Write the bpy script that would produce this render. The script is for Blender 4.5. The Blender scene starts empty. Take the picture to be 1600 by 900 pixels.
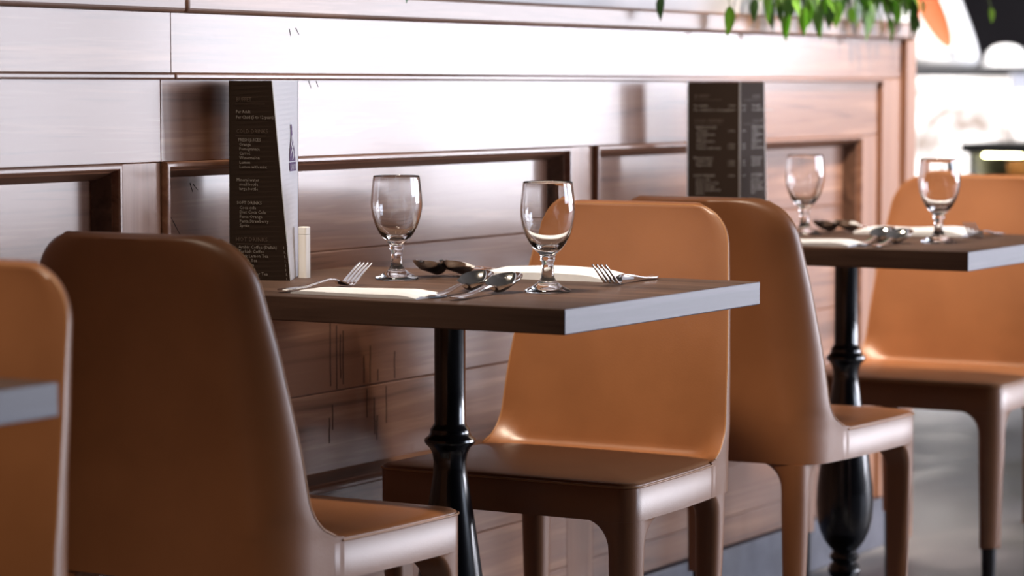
import bpy, bmesh, math, random
from mathutils import Vector, Matrix
random.seed(7)
S = bpy.context.scene
COL = S.collection
PI = math.pi
R = math.radians

# ------------------------------------------------------------------ camera
cam = bpy.data.cameras.new('camera')
cam.sensor_width = 36.0
cam.lens = 4324.0 / 1600.0 * 36.0
cam.clip_end = 100
cam_o = bpy.data.objects.new('camera', cam)
COL.objects.link(cam_o)
cam_o.location = (0, 0, 1.032)
cam_o.rotation_euler = (R(90) - math.atan(315 / 4324.0), 0, R(30.4 - 90))
cam.dof.use_dof = True
cam.dof.focus_distance = 3.95
cam.dof.aperture_fstop = 4.2
S.camera = cam_o

# ------------------------------------------------------------------ world, light, exposure
S.view_settings.view_transform = 'Standard'
S.view_settings.look = 'None'
S.view_settings.gamma = 1.0
S.view_settings.use_curve_mapping = False
S.view_settings.exposure = 0.38

w = bpy.data.worlds.new('world'); S.world = w
w.use_nodes = True
w.node_tree.nodes['Background'].inputs[0].default_value = (0.75, 0.85, 1.0, 1)
w.node_tree.nodes['Background'].inputs[1].default_value = 0.05


def area(name, loc, rot, sx, sy, power, color, shape='RECTANGLE', spread=None):
    l = bpy.data.lights.new(name, 'AREA')
    l.shape = shape; l.size = sx; l.size_y = sy; l.energy = power; l.color = color
    if spread: l.spread = spread
    o = bpy.data.objects.new(name, l); COL.objects.link(o)
    o.location = loc; o.rotation_euler = rot
    return o


WIN = [(8.6 + i * 2.75, 8.6 + i * 2.75 + 2.58) for i in range(4)] + [(19.6, 20.4), (5.3, 7.9)]
WSILL = [0.25, 0.25, 0.25, 1.02, 1.05, 1.15]      # window openings along the street side
WZ1, WY = 2.75, -4.2
WIN_L = [14.0, 19.0, 24.0, 26.0, 26.0, 11.0]                                                          # brightness of the daylight in a window
for (a, b), z0, wl in zip(WIN, WSILL, WIN_L):
    A = (b - a) * (WZ1 - z0)
    area('window_daylight', ((a + b) / 2, WY - 0.1, (z0 + WZ1) / 2), (R(90), 0, 0), b - a, WZ1 - z0,
         wl * PI * A, (0.90, 0.90, 1.0) if a > 8 else (0.74, 0.82, 1.0))


def spot(name, loc, aim, cone, blend, power, color):
    l = bpy.data.lights.new(name, 'SPOT')
    l.energy = power; l.color = color; l.spot_size = R(cone); l.spot_blend = blend; l.shadow_soft_size = 0.14
    o = bpy.data.objects.new(name, l); COL.objects.link(o)
    o.location = loc
    o.rotation_euler = (Vector(aim) - Vector(loc)).to_track_quat('-Z', 'Y').to_euler()


for x, pw in ((1.45, 85), (2.62, 165), (4.03, 165)):            # a pair of small spots aimed at each table
    for y in (1.75, 2.15):
        spot('warm_table_spot', (x, y, 3.05), (x + (0.95 if x > 2 else 0.70), 2.0, 0.68), 30, 0.8, pw, (1.0, 0.83, 0.65))
spot('added_warm_fill_spot', (4.9, 0.9, 3.05), (5.55, 2.4, 1.0), 34, 0.8, 430, (1.0, 0.84, 0.70))  # spot added to brighten the plants and warm the partition's right end
for (x, y) in [(8.1, 3.4), (8.2, 4.3)]:  # lamps added to whiten the marble bar and the vessel on it
    area('added_bar_light', (x, y, 3.05), (0, R(-28), 0), 0.2, 0.2, 26, (1.0, 0.95, 0.92), 'DISK', R(70))


# ------------------------------------------------------------------ helpers
def newmat(name, color=(0.8, 0.8, 0.8), rough=0.5, metal=0.0, spec=0.5, coat=0.0, coat_rough=0.1, **kw):
    m = bpy.data.materials.new(name); m.use_nodes = True
    b = m.node_tree.nodes['Principled BSDF']
    b.inputs['Base Color'].default_value = (*color, 1)
    b.inputs['Roughness'].default_value = rough
    b.inputs['Metallic'].default_value = metal
    b.inputs['Specular IOR Level'].default_value = spec
    b.inputs['Coat Weight'].default_value = coat
    b.inputs['Coat Roughness'].default_value = coat_rough
    for k, v in kw.items(): b.inputs[k.replace('_', ' ')].default_value = v
    return m


def nd(m, t, **kw):
    n = m.node_tree.nodes.new(t)
    for k, v in kw.items(): setattr(n, k, v)
    return n


def lk(m, a, b): m.node_tree.links.new(a, b)


def ramp(m, fac, stops):
    r = nd(m, 'ShaderNodeValToRGB')
    e = r.color_ramp.elements
    while len(e) < len(stops): e.new(0.5)
    for i, (p, c) in enumerate(stops):
        e[i].position = p; e[i].color = (*c, 1)
    lk(m, fac, r.inputs[0]); return r.outputs[0]


def wood(name, dark, mid, light, rough, axis=0, coat=0.0, coat_rough=0.15, spec=0.5, bump=0.05):
    """walnut: long figured streaks along one axis, shifted per board"""
    m = newmat(name, mid, rough, spec=spec, coat=coat, coat_rough=coat_rough)
    tc = nd(m, 'ShaderNodeTexCoord'); oi = nd(m, 'ShaderNodeObjectInfo')
    mul = nd(m, 'ShaderNodeMath', operation='MULTIPLY'); mul.inputs[1].default_value = 37.0
    lk(m, oi.outputs['Random'], mul.inputs[0])
    add = nd(m, 'ShaderNodeVectorMath', operation='ADD')
    lk(m, tc.outputs['Object'], add.inputs[0]); lk(m, mul.outputs[0], add.inputs[1])
    mp = nd(m, 'ShaderNodeMapping')
    sc = [30, 30, 30]; sc[axis] = 1.6
    mp.inputs['Scale'].default_value = sc
    lk(m, add.outputs[0], mp.inputs[0])
    n1 = nd(m, 'ShaderNodeTexNoise'); n1.inputs['Scale'].default_value = 0.8; n1.inputs['Detail'].default_value = 4
    n1.inputs['Distortion'].default_value = 1.2
    lk(m, mp.outputs[0], n1.inputs['Vector'])
    mp2 = nd(m, 'ShaderNodeMapping'); s2 = [160, 160, 160]; s2[axis] = 6
    mp2.inputs['Scale'].default_value = s2; lk(m, add.outputs[0], mp2.inputs[0])
    n2 = nd(m, 'ShaderNodeTexNoise'); n2.inputs['Scale'].default_value = 1.0; n2.inputs['Detail'].default_value = 3
    lk(m, mp2.outputs[0], n2.inputs['Vector'])
    mx = nd(m, 'ShaderNodeMath', operation='MULTIPLY_ADD'); mx.inputs[1].default_value = 0.28
    lk(m, n2.outputs[0], mx.inputs[0]); lk(m, n1.outputs[0], mx.inputs[2])
    c = ramp(m, mx.outputs[0], [(0.42, dark), (0.60, mid), (0.68, mid), (0.84, light)])
    lk(m, c, m.node_tree.nodes['Principled BSDF'].inputs['Base Color'])
    bp = nd(m, 'ShaderNodeBump'); bp.inputs['Strength'].default_value = bump; bp.inputs['Distance'].default_value = 0.002
    lk(m, n2.outputs[0], bp.inputs['Height'])
    lk(m, bp.outputs[0], m.node_tree.nodes['Principled BSDF'].inputs['Normal'])
    return m


def noisy(name, c0, c1, scale, rough, detail=4, bump=0.0, dist=0.002, metal=0.0, spec=0.5, stretch=(1, 1, 1), r1=None, lo=0.35, hi=0.65, **kw):
    m = newmat(name, c0, rough, metal=metal, spec=spec, **kw)
    tc = nd(m, 'ShaderNodeTexCoord')
    mp = nd(m, 'ShaderNodeMapping'); mp.inputs['Scale'].default_value = stretch
    lk(m, tc.outputs['Object'], mp.inputs[0])
    n = nd(m, 'ShaderNodeTexNoise'); n.inputs['Scale'].default_value = scale; n.inputs['Detail'].default_value = detail
    lk(m, mp.outputs[0], n.inputs['Vector'])
    b = m.node_tree.nodes['Principled BSDF']
    lk(m, ramp(m, n.outputs[0], [(lo, c0), (hi, c1)]), b.inputs['Base Color'])
    if r1 is not None:
        mr = nd(m, 'ShaderNodeMapRange'); mr.inputs[1].default_value = lo; mr.inputs[2].default_value = hi
        mr.inputs[3].default_value = rough; mr.inputs[4].default_value = r1
        lk(m, n.outputs[0], mr.inputs[0]); lk(m, mr.outputs[0], b.inputs['Roughness'])
    if bump:
        bp = nd(m, 'ShaderNodeBump'); bp.inputs['Strength'].default_value = bump; bp.inputs['Distance'].default_value = dist
        lk(m, n.outputs[0], bp.inputs['Height']); lk(m, bp.outputs[0], b.inputs['Normal'])
    return m


def emit(name, color, strength):
    m = newmat(name, (0, 0, 0), 0.5)
    b = m.node_tree.nodes['Principled BSDF']
    b.inputs['Emission Color'].default_value = (*color, 1); b.inputs['Emission Strength'].default_value = strength
    return m


M = {}
M['walnut'] = wood('walnut_veneer', (0.145, 0.068, 0.041), (0.26, 0.125, 0.075), (0.39, 0.205, 0.125), 0.42, 0, coat=0.62, coat_rough=0.15, spec=0.25, bump=0.02)
M['walnut_v'] = wood('walnut_veneer_upright', (0.24, 0.115, 0.068), (0.33, 0.165, 0.10), (0.41, 0.215, 0.135), 0.42, 2, coat=0.45, coat_rough=0.15, spec=0.25, bump=0.02)
M['oak_cap'] = wood('walnut_cap', (0.16, 0.085, 0.055), (0.27, 0.145, 0.095), (0.40, 0.23, 0.16), 0.40, 0, coat=0.4, coat_rough=0.3)
M['mould'] = wood('shaded_walnut_moulding', (0.075, 0.036, 0.022), (0.13, 0.065, 0.04), (0.20, 0.10, 0.06), 0.36, 0, coat=0.3, coat_rough=0.22)  # darker walnut: shade of the sloping reveals put into the colour
M['table'] = wood('dark_stained_tabletop', (0.050, 0.029, 0.021), (0.090, 0.053, 0.039), (0.14, 0.083, 0.060), 0.52, 1, spec=0.25, bump=0.1)
M['edge'] = wood('daylit_table_edge', (0.07, 0.07, 0.095), (0.10, 0.10, 0.14), (0.14, 0.135, 0.18), 0.45, 0, coat=0.4, coat_rough=0.35)  # bluish daylight put into the colour of the tabletop's end faces
M['leather'] = noisy('cognac_leather', (0.26, 0.098, 0.034), (0.30, 0.116, 0.042), 9, 0.40, detail=3, spec=1.0)
b = M['leather'].node_tree.nodes['Principled BSDF']
_vor = nd(M['leather'], 'ShaderNodeTexVoronoi'); _vor.inputs['Scale'].default_value = 520
_tc = nd(M['leather'], 'ShaderNodeTexCoord'); lk(M['leather'], _tc.outputs['Object'], _vor.inputs['Vector'])
_bp = nd(M['leather'], 'ShaderNodeBump'); _bp.inputs['Strength'].default_value = 0.12; _bp.inputs['Distance'].default_value = 0.0006
lk(M['leather'], _vor.outputs[0], _bp.inputs['Height']); lk(M['leather'], _bp.outputs[0], b.inputs['Normal'])
M['piping'] = newmat('leather_piping', (0.42, 0.20, 0.085), 0.34)  # paler than the leather: the edge highlight is put into its colour
M['stitch'] = newmat('brown_stitching', (0.16, 0.06, 0.02), 0.6)
M['tip'] = newmat('dark_metal_leg_tip', (0.06, 0.058, 0.06), 0.35, metal=0.8)
M['iron'] = newmat('black_enamel_iron', (0.006, 0.006, 0.008), 0.22, spec=0.5, coat=0.5, coat_rough=0.08)
M['steel'] = newmat('polished_steel', (0.78, 0.76, 0.73), 0.12, metal=1.0)
M['linen'] = noisy('white_linen', (0.76, 0.79, 0.86), (0.82, 0.85, 0.91), 60, 0.85, bump=0.15, dist=0.001)
M['white'] = newmat('white_plastic', (0.82, 0.80, 0.76), 0.35)
M['menu'] = newmat('dark_brown_menu_card', (0.034, 0.023, 0.018), 0.6, spec=0.05)
M['menu_w'] = newmat('white_menu_card', (0.80, 0.80, 0.84), 0.4)
M['ink'] = newmat('menu_print', (0.30, 0.27, 0.25), 0.6)
M['ink_dim'] = newmat('menu_heading_print', (0.105, 0.075, 0.06), 0.6)
M['purple'] = newmat('purple_print', (0.10, 0.045, 0.16), 0.5)
M['scratch'] = newmat('scratch', (0.03, 0.012, 0.008), 0.7)
M['base'] = noisy('slate_baseboard', (0.055, 0.06, 0.085), (0.10, 0.105, 0.14), 14, 0.5, bump=0.1)
M['floor'] = noisy('polished_concrete', (0.11, 0.11, 0.122), (0.26, 0.258, 0.27), 3.2, 0.38, detail=7, r1=0.6, bump=0.05, dist=0.004, stretch=(1, 2.2, 1))
M['ceiling'] = newmat('ceiling_paint', (0.16, 0.145, 0.13), 0.8)
M['charcoal'] = noisy('charcoal_wall', (0.045, 0.038, 0.040), (0.060, 0.052, 0.054), 2.0, 0.7)
M['plaster'] = noisy('brown_plaster', (0.06, 0.045, 0.035), (0.08, 0.06, 0.045), 2.0, 0.8)
M['frame'] = newmat('window_frame_paint', (0.05, 0.045, 0.045), 0.5)
# marble with soft brown veins
mm = newmat('white_marble', (0.85, 0.84, 0.83), 0.25)
tc = nd(mm, 'ShaderNodeTexCoord'); wv = nd(mm, 'ShaderNodeTexNoise')
wv.inputs['Scale'].default_value = 2.3; wv.inputs['Detail'].default_value = 6; wv.inputs['Distortion'].default_value = 2.4
lk(mm, tc.outputs['Object'], wv.inputs['Vector'])
lk(mm, ramp(mm, wv.outputs[0], [(0.36, (0.25, 0.21, 0.19)), (0.45, (0.48, 0.46, 0.45)), (0.56, (0.86, 0.85, 0.84))]), mm.node_tree.nodes['Principled BSDF'].inputs['Base Color'])
M['marble'] = mm
M['slab'] = newmat('grey_stone_countertop', (0.045, 0.045, 0.048), 0.5)
M['ceramic'] = newmat('white_ceramic', (0.86, 0.86, 0.86), 0.22)
M['orange'] = newmat('orange_glaze', (0.36, 0.085, 0.032), 0.6, spec=0.2)
M['black'] = newmat('black_shelf', (0.006, 0.006, 0.006), 0.8, spec=0.1)
M['box'] = wood('orange_brown_wood', (0.16, 0.06, 0.022), (0.25, 0.095, 0.035), (0.32, 0.13, 0.05), 0.5, 1)
M['grey'] = newmat('grey_panel', (0.42, 0.42, 0.45), 0.5)
M['bulb'] = emit('warm_bulb', (1.0, 0.93, 0.45), 34.0)
M['planter'] = newmat('white_planter', (0.82, 0.81, 0.82), 0.35)
M['soil'] = newmat('dark_soil', (0.03, 0.02, 0.012), 0.9)
M['stem'] = newmat('green_stem', (0.10, 0.16, 0.04), 0.6)
M['leaf'] = noisy('leaf_green', (0.16, 0.38, 0.035), (0.26, 0.52, 0.06), 18, 0.42, spec=0.5)
M['leaf'].node_tree.nodes['Principled BSDF'].inputs['Subsurface Weight'].default_value = 0.0
M['leaf_dark'] = noisy('leaf_dark_green', (0.05, 0.13, 0.03), (0.10, 0.20, 0.05), 18, 0.4)
g = bpy.data.materials.new('clear_glass'); g.use_nodes = True
gb = g.node_tree.nodes['Principled BSDF']
gb.inputs['Base Color'].default_value = (1, 1, 1, 1); gb.inputs['Roughness'].default_value = 0.0
gb.inputs['IOR'].default_value = 1.5; gb.inputs['Transmission Weight'].default_value = 1.0
M['glass'] = g


def mesh_obj(name, bm, mat, parent=None, smooth=None, loc=None):
    me = bpy.data.meshes.new(name)
    bmesh.ops.recalc_face_normals(bm, faces=bm.faces[:])
    bm.to_mesh(me); bm.free()
    if smooth is not None:
        for p in me.polygons: p.use_smooth = True
        me.set_sharp_from_angle(angle=R(smooth))
    for mt in (mat if isinstance(mat, (list, tuple)) else [mat]): me.materials.append(mt)
    o = bpy.data.objects.new(name, me); COL.objects.link(o)
    if parent: o.parent = parent
    if loc: o.location = loc
    return o


def thing(name, label, cat, loc=(0, 0, 0), rz=0.0, group=None):
    o = bpy.data.objects.new(name, None); COL.objects.link(o)
    o.empty_display_size = 0.05
    o.location = loc; o.rotation_euler = (0, 0, rz)
    o['label'] = label; o['category'] = cat
    if group: o['group'] = group
    return o


def tag(o, label, cat, group=None):
    o['label'] = label; o['category'] = cat
    if group: o['group'] = group
    return o


def dup(root, loc, rz, label, group=None):
    def cp(o, par):
        c = o.copy(); COL.objects.link(c)
        if par: c.parent = par
        for ch in o.children: cp(ch, c)
        return c
    r = cp(root, None)
    r.location = loc; r.rotation_euler = (0, 0, rz); r['label'] = label
    if group: r['group'] = group
    return r


def add_box(bm, x0, x1, y0, y1, z0, z1, bevel=0.0, seg=2):
    vs = [bm.verts.new(p) for p in ((x0, y0, z0), (x1, y0, z0), (x1, y1, z0), (x0, y1, z0), (x0, y0, z1), (x1, y0, z1), (x1, y1, z1), (x0, y1, z1))]
    fs = [bm.faces.new([vs[i] for i in f]) for f in ((0, 3, 2, 1), (4, 5, 6, 7), (0, 1, 5, 4), (1, 2, 6, 5), (2, 3, 7, 6), (3, 0, 4, 7))]
    if bevel:
        es = list({e for f in fs for e in f.edges})
        bmesh.ops.bevel(bm, geom=es, offset=bevel, segments=seg, profile=0.5, affect='EDGES')


def box(name, x0, x1, y0, y1, z0, z1, mat, parent=None, bevel=0.0009, seg=2):
    bm = bmesh.new(); cx, cy, cz = (x0 + x1) / 2, (y0 + y1) / 2, (z0 + z1) / 2
    add_box(bm, x0 - cx, x1 - cx, y0 - cy, y1 - cy, z0 - cz, z1 - cz, bevel, seg)
    return mesh_obj(name, bm, mat, parent, smooth=12, loc=(cx, cy, cz))


def add_loft(bm, rings, cap0=True, cap1=True, closed=True):
    vr = [[bm.verts.new(p) for p in r] for r in rings]
    n = len(vr[0])
    for a, b in zip(vr[:-1], vr[1:]):
        for i in range(n if closed else n - 1):
            j = (i + 1) % n
            bm.faces.new((a[i], a[j], b[j], b[i]))
    if cap0: bm.faces.new(list(reversed(vr[0])))
    if cap1: bm.faces.new(vr[-1])
    return vr


def add_tube(bm, pts, r, n=8, closed=False):
    pts = [Vector(p) for p in pts]
    rings = []
    up = None
    for i, p in enumerate(pts):
        a = pts[max(i - 1, 0)]; c = pts[min(i + 1, len(pts) - 1)]
        if closed: a = pts[i - 1]; c = pts[(i + 1) % len(pts)]
        t = (c - a).normalized()
        if up is None:
            up = Vector((0, 0, 1)) if abs(t.z) < 0.9 else Vector((1, 0, 0))
        s = t.cross(up).normalized(); up = s.cross(t).normalized()
        rr = r[i] if isinstance(r, (list, tuple)) else r
        rings.append([p + s * (rr * math.cos(2 * PI * k / n)) + up * (rr * math.sin(2 * PI * k / n)) for k in range(n)])
    add_loft(bm, rings)


def add_lathe(bm, prof, n=32, closed_profile=False):
    """prof: (r, z) list from bottom to top; r=0 ends are poles"""
    rings = []
    for (r, z) in prof:
        if r < 1e-6: rings.append([bm.verts.new((0, 0, z))])
        else: rings.append([bm.verts.new((r * math.cos(2 * PI * k / n), r * math.sin(2 * PI * k / n), z)) for k in range(n)])
    prs = list(zip(rings[:-1], rings[1:]))
    if closed_profile: prs.append((rings[-1], rings[0]))
    for a, b in prs:
        if len(a) == 1 and len(b) == 1: continue
        for i in range(n):
            j = (i + 1) % n
            if len(a) == 1: bm.faces.new((a[0], b[j], b[i]))
            elif len(b) == 1: bm.faces.new((a[i], a[j], b[0]))
            else: bm.faces.new((a[i], a[j], b[j], b[i]))


def rrect(x0, x1, y0, y1, r, z, n=5):
    """rounded rectangle ring, ccw; r = one radius or four (x1y1, x0y1, x0y0, x1y0)"""
    if not isinstance(r, (list, tuple)): r = (r,) * 4
    out = []
    for (cx, cy, sx, sy, a0, rr) in ((x1, y1, -1, -1, 0, r[0]), (x0, y1, 1, -1, 90, r[1]), (x0, y0, 1, 1, 180, r[2]), (x1, y0, -1, 1, 270, r[3])):
        for k in range(n + 1):
            a = R(a0 + 90 * k / n)
            out.append(Vector((cx + sx * rr + rr * math.cos(a), cy + sy * rr + rr * math.sin(a), z)))
    return out


def lerp(a, b, t): return a + (b - a) * t


def interp(x, tab):
    if x <= tab[0][0]: return tab[0][1]
    for (x0, v0), (x1, v1) in zip(tab[:-1], tab[1:]):
        if x <= x1: return lerp(v0, v1, (x - x0) / (x1 - x0))
    return tab[-1][1]


def sstep(a, b, x):
    t = max(0.0, min(1.0, (x - a) / (b - a))); return t * t * (3 - 2 * t)


# ------------------------------------------------------------------ room shell
def struct(o): o['kind'] = 'structure'; return o


struct(box('floor', -4, 24, -4.4, 9.2, -0.1, 0.0, M['floor'], bevel=0))
struct(box('ceiling', -4, 24, -4.4, 9.2, 3.2, 3.3, M['ceiling'], bevel=0))
struct(box('wall_front', -4.2, -4.0, -4.4, 9.2, 0, 3.2, M['plaster'], bevel=0))
struct(box('wall_end', 24, 24.2, -4.4, 9.2, 0, 3.2, M['plaster'], bevel=0))
struct(box('wall_far', -4, 24, 9.2, 9.4, 0, 3.2, M['plaster'], bevel=0))
struct(box('wall_bar', 12.2, 12.4, 2.9, 9.2, 0, 3.2, M['charcoal'], bevel=0))
# street side: sill, header and piers around the windows
bm = bmesh.new()
add_box(bm, -4, 24, WY, WY + 0.2, WZ1, 3.2)
xs = [-4.0] + [v for ab in sorted(WIN) for v in ab] + [24.0]
for i in range(0, len(xs), 2): add_box(bm, xs[i], xs[i + 1], WY, WY + 0.2, 0, WZ1)
for (a, b_), z0 in zip(WIN, WSILL): add_box(bm, a, b_, WY, WY + 0.2, 0, z0)
struct(mesh_obj('wall_right', bm, M['plaster']))
for i, (a, b_) in enumerate(WIN):
    bm = bmesh.new(); t = 0.05; WZ0 = WSILL[i]
    add_box(bm, a, a + t, WY + 0.02, WY + 0.1, WZ0, WZ1); add_box(bm, b_ - t, b_, WY + 0.02, WY + 0.1, WZ0, WZ1)
    add_box(bm, a + t, b_ - t, WY + 0.02, WY + 0.1, WZ0, WZ0 + t); add_box(bm, a + t, b_ - t, WY + 0.02, WY + 0.1, WZ1 - t, WZ1)
    c = (a + b_) / 2
    add_box(bm, c - 0.03, c + 0.03, WY + 0.02, WY + 0.1, WZ0 + t, WZ1 - t)
    add_box(bm, a + t, b_ - t, WY + 0.03, WY + 0.09, 2.1, 2.15)
    struct(mesh_obj('window_%d' % (i + 1), bm, M['frame']))

# ------------------------------------------------------------------ the panelled partition (wall_left)
XL, XE = -0.6, 5.90
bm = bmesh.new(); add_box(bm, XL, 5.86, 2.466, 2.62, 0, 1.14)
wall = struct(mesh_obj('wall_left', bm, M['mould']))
box('cap_rail', XL, 3.170, 2.394, 2.70, 1.137, 1.176, M['oak_cap'], wall, 0.006, 3)
box('cap_rail', 3.171, XE, 2.394, 2.70, 1.137, 1.176, M['oak_cap'], wall, 0.006, 3)
box('edge_post', 5.842, XE, 2.396, 2.70, 0.0, 1.1365, M['walnut_v'], wall, 0.004)
box('frieze_board', XL, 3.1488, 2.408, 2.466, 1.051, 1.1368, M['walnut'], wall, 0.0009)
box('frieze_board', 3.1491, 5.840, 2.408, 2.466, 1.051, 1.1368, M['walnut'], wall, 0.0009)
box('end_stile', 5.732, 5.840, 2.408, 2.466, 0.11, 1.0505, M['walnut_v'], wall, 0.003)
for (a, b_) in ((XL, 3.152), (3.153, 5.7315)):
    box('bead', a, b_, 2.402, 2.42, 1.0415, 1.0508, M['walnut'], wall, 0.0028, 3)
box('top_rail', XL, 3.1369, 2.418, 2.466, 0.925, 1.0465, M['walnut'], wall)
box('top_rail', 3.1373, 5.730, 2.418, 2.466, 0.925, 1.0465, M['walnut'], wall)
for (a, b_) in ((1.73, 1.83), (3.039, 3.1365), (4.318, 4.413), (5.627, 5.730)):
    box('stile', a, b_, 2.418, 2.466, 0.11, 0.9245, M['walnut_v'], wall)
PAN = [(0.52, 1.73), (1.83, 3.039), (3.1378, 4.318), (4.413, 5.627)]
PZ0, PZ1 = 0.402, 0.925
for (a, b_) in PAN:
    # raised bead around the opening and a deep sloping moulding down to the field
    bm = bmesh.new()
    o0 = [(a, PZ0), (b_, PZ0), (b_, PZ1), (a, PZ1)]
    prof = [(0.0, 2.4185), (0.0, 2.410), (0.0012, 2.4080), (0.0030, 2.4075), (0.0068, 2.4075), (0.0088, 2.4095), (0.011, 2.4175), (0.013, 2.419), (0.022, 2.436), (0.024, 2.447), (0.026, 2.450)]
    rings = []
    for (ins, y) in prof:
        rings.append([(a + ins, y, PZ0 + ins), (b_ - ins, y, PZ0 + ins), (b_ - ins, y, PZ1 - ins), (a + ins, y, PZ1 - ins)])
    add_loft(bm, rings[:8], False, False)
    mesh_obj('panel_bead', bm, M['walnut'], wall, smooth=12)
    bm = bmesh.new(); add_loft(bm, rings[7:], False, False)
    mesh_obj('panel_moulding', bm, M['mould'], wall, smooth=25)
    zs = [PZ0 + 0.020, 0.551, 0.774, PZ1 - 0.020]
    for z0, z1 in zip(zs[:-1], zs[1:]):
        box('panel_board', a + 0.02, b_ - 0.02, 2.4465, 2.468, z0 + 0.0001, z1 - 0.0001, M['walnut'], wall, 0.0022)
    zs = [0.11, 0.168, 0.272, PZ0]
    for z0, z1 in zip(zs[:-1], zs[1:]):
        box('lower_board', a, b_, 2.418, 2.466, z0 + 0.0001, z1 - 0.0001, M['walnut'], wall, 0.002)
box('baseboard', XL, 5.842, 2.404, 2.466, 0.0, 0.108, M['base'], wall, 0.002)
# old drip scratches on the panel under the front table
bm = bmesh.new()
for (x, z0, z1) in [(3.604, 0.66, 0.56), (3.622, 0.655, 0.553), (3.632, 0.64, 0.57), (3.640, 0.645, 0.56), (3.70, 0.60, 0.556), (3.718, 0.615, 0.556),
                    (3.74, 0.575, 0.556), (3.79, 0.60, 0.556), (3.708, 0.545, 0.50), (3.730, 0.53, 0.47), (3.765, 0.545, 0.485), (3.737, 0.50, 0.46),
                    (3.60, 0.51, 0.47), (3.61, 0.53, 0.49)]:
    n = 5
    pts = [(x + random.uniform(-0.0012, 0.0012), lerp(z0, z1, k / n)) for k in range(n + 1)]
    for (xa, za), (xb, zb) in zip(pts[:-1], pts[1:]):
        add_box(bm, min(xa, xb) - 0.0007, min(xa, xb) + 0.0007, 2.4458, 2.447, zb, za)
for (y, xa, za, xb, zb) in [(2.408, 3.4581, 1.1198, 3.4664, 1.1103),(2.408, 3.4412, 1.1186, 3.4445, 1.108),(2.418, 3.5058, 1.0408, 3.5126, 1.0291),(2.418, 3.5265, 1.0398, 3.5317, 1.031),(2.4465, 3.1803, 0.8915, 3.1937, 0.8846),(2.4465, 3.2425, 0.8915, 3.2485, 0.8782),(2.4465, 3.2502, 0.8894, 3.2609, 0.8806),(2.4465, 3.1798, 0.8602, 3.2006, 0.8381),(2.4465, 3.2006, 0.8381, 3.223, 0.8102),(2.4465, 3.1841, 0.8481, 3.1917, 0.8505)]:
    d = Vector((xb - xa, zb - za)).normalized() * 0.0006; n_ = (-d.y, d.x)
    q = [(xa + n_[0], za + n_[1]), (xb, zb), (xa - n_[0], za - n_[1])]
    add_loft(bm, [[(px, y - 0.0006, pz) for px, pz in q], [(px, y + 0.001, pz) for px, pz in q]])
sc_ = mesh_obj('scratch_marks', bm, M['scratch'], wall); sc_['kind'] = 'stuff'


# ------------------------------------------------------------------ chair
CW = 0.22            # half width of the seat
ZS, ZB = 0.465, 0.410


def side_in(u):
    """the seat narrows towards the back"""
    return 0.030 * (min(1.0, abs(u) / 0.40)) ** 2.5


def back_w(z):
    wv = CW - interp(z, [(0.41, 0.0195), (0.465, 0.0195), (0.50, 0.0195), (0.60, 0.026), (0.70, 0.036), (0.77, 0.046), (0.85, 0.056)])
    z1, zt = 0.783, 0.849
    if z > z1:
        t = min(1.0, (z - z1) / (zt - z1))
        wv -= 0.066 * (1 - math.sqrt(max(0.0, 1 - t ** 2.2)))
    return wv


def back_uf(z):
    return interp(z, [(0.40, -0.277), (0.4648, -0.277), (0.465, -0.330), (0.50, -0.336), (0.57, -0.348), (0.65, -0.366), (0.72, -0.382), (0.78, -0.398), (0.82, -0.409), (0.85, -0.417)])


def back_ur(z):
    return interp(z, [(0.40, -0.400), (0.47, -0.405), (0.55, -0.412), (0.65, -0.424), (0.78, -0.445), (0.85, -0.457)])


def flank_slope(z): return interp(z, [(0.41, 0.14), (0.48, 0.14), (0.62, 0.0)])


def flank_y(z, u):
    """half width on the straight part of the flank"""
    return back_w(z) + flank_slope(z) * (u - interp(z, [(0.41, -0.330), (0.465, -0.330), (0.85, -0.42)]))


def front_pt(z, f):
    """f = 0 in the middle .. 1 at the side edge"""
    u = back_uf(z); f = abs(f)
    if z >= ZS:
        u -= 0.007 * (1 - f * f) + 0.003 * sstep(0.92, 1.0, f)
        re = 0.056; rc = 0.010
        k = sstep(0.74, 1.0, f)
        rr = lerp(rc, re, k); d = z - ZS
        if d < rr: u += rr * (1 - math.sqrt(max(0.0, 1 - ((rr - d) / rr) ** 2)))
    return u


def edge_pt(z):
    u = front_pt(z, 1.0)
    return u, flank_y(z, u)


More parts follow.
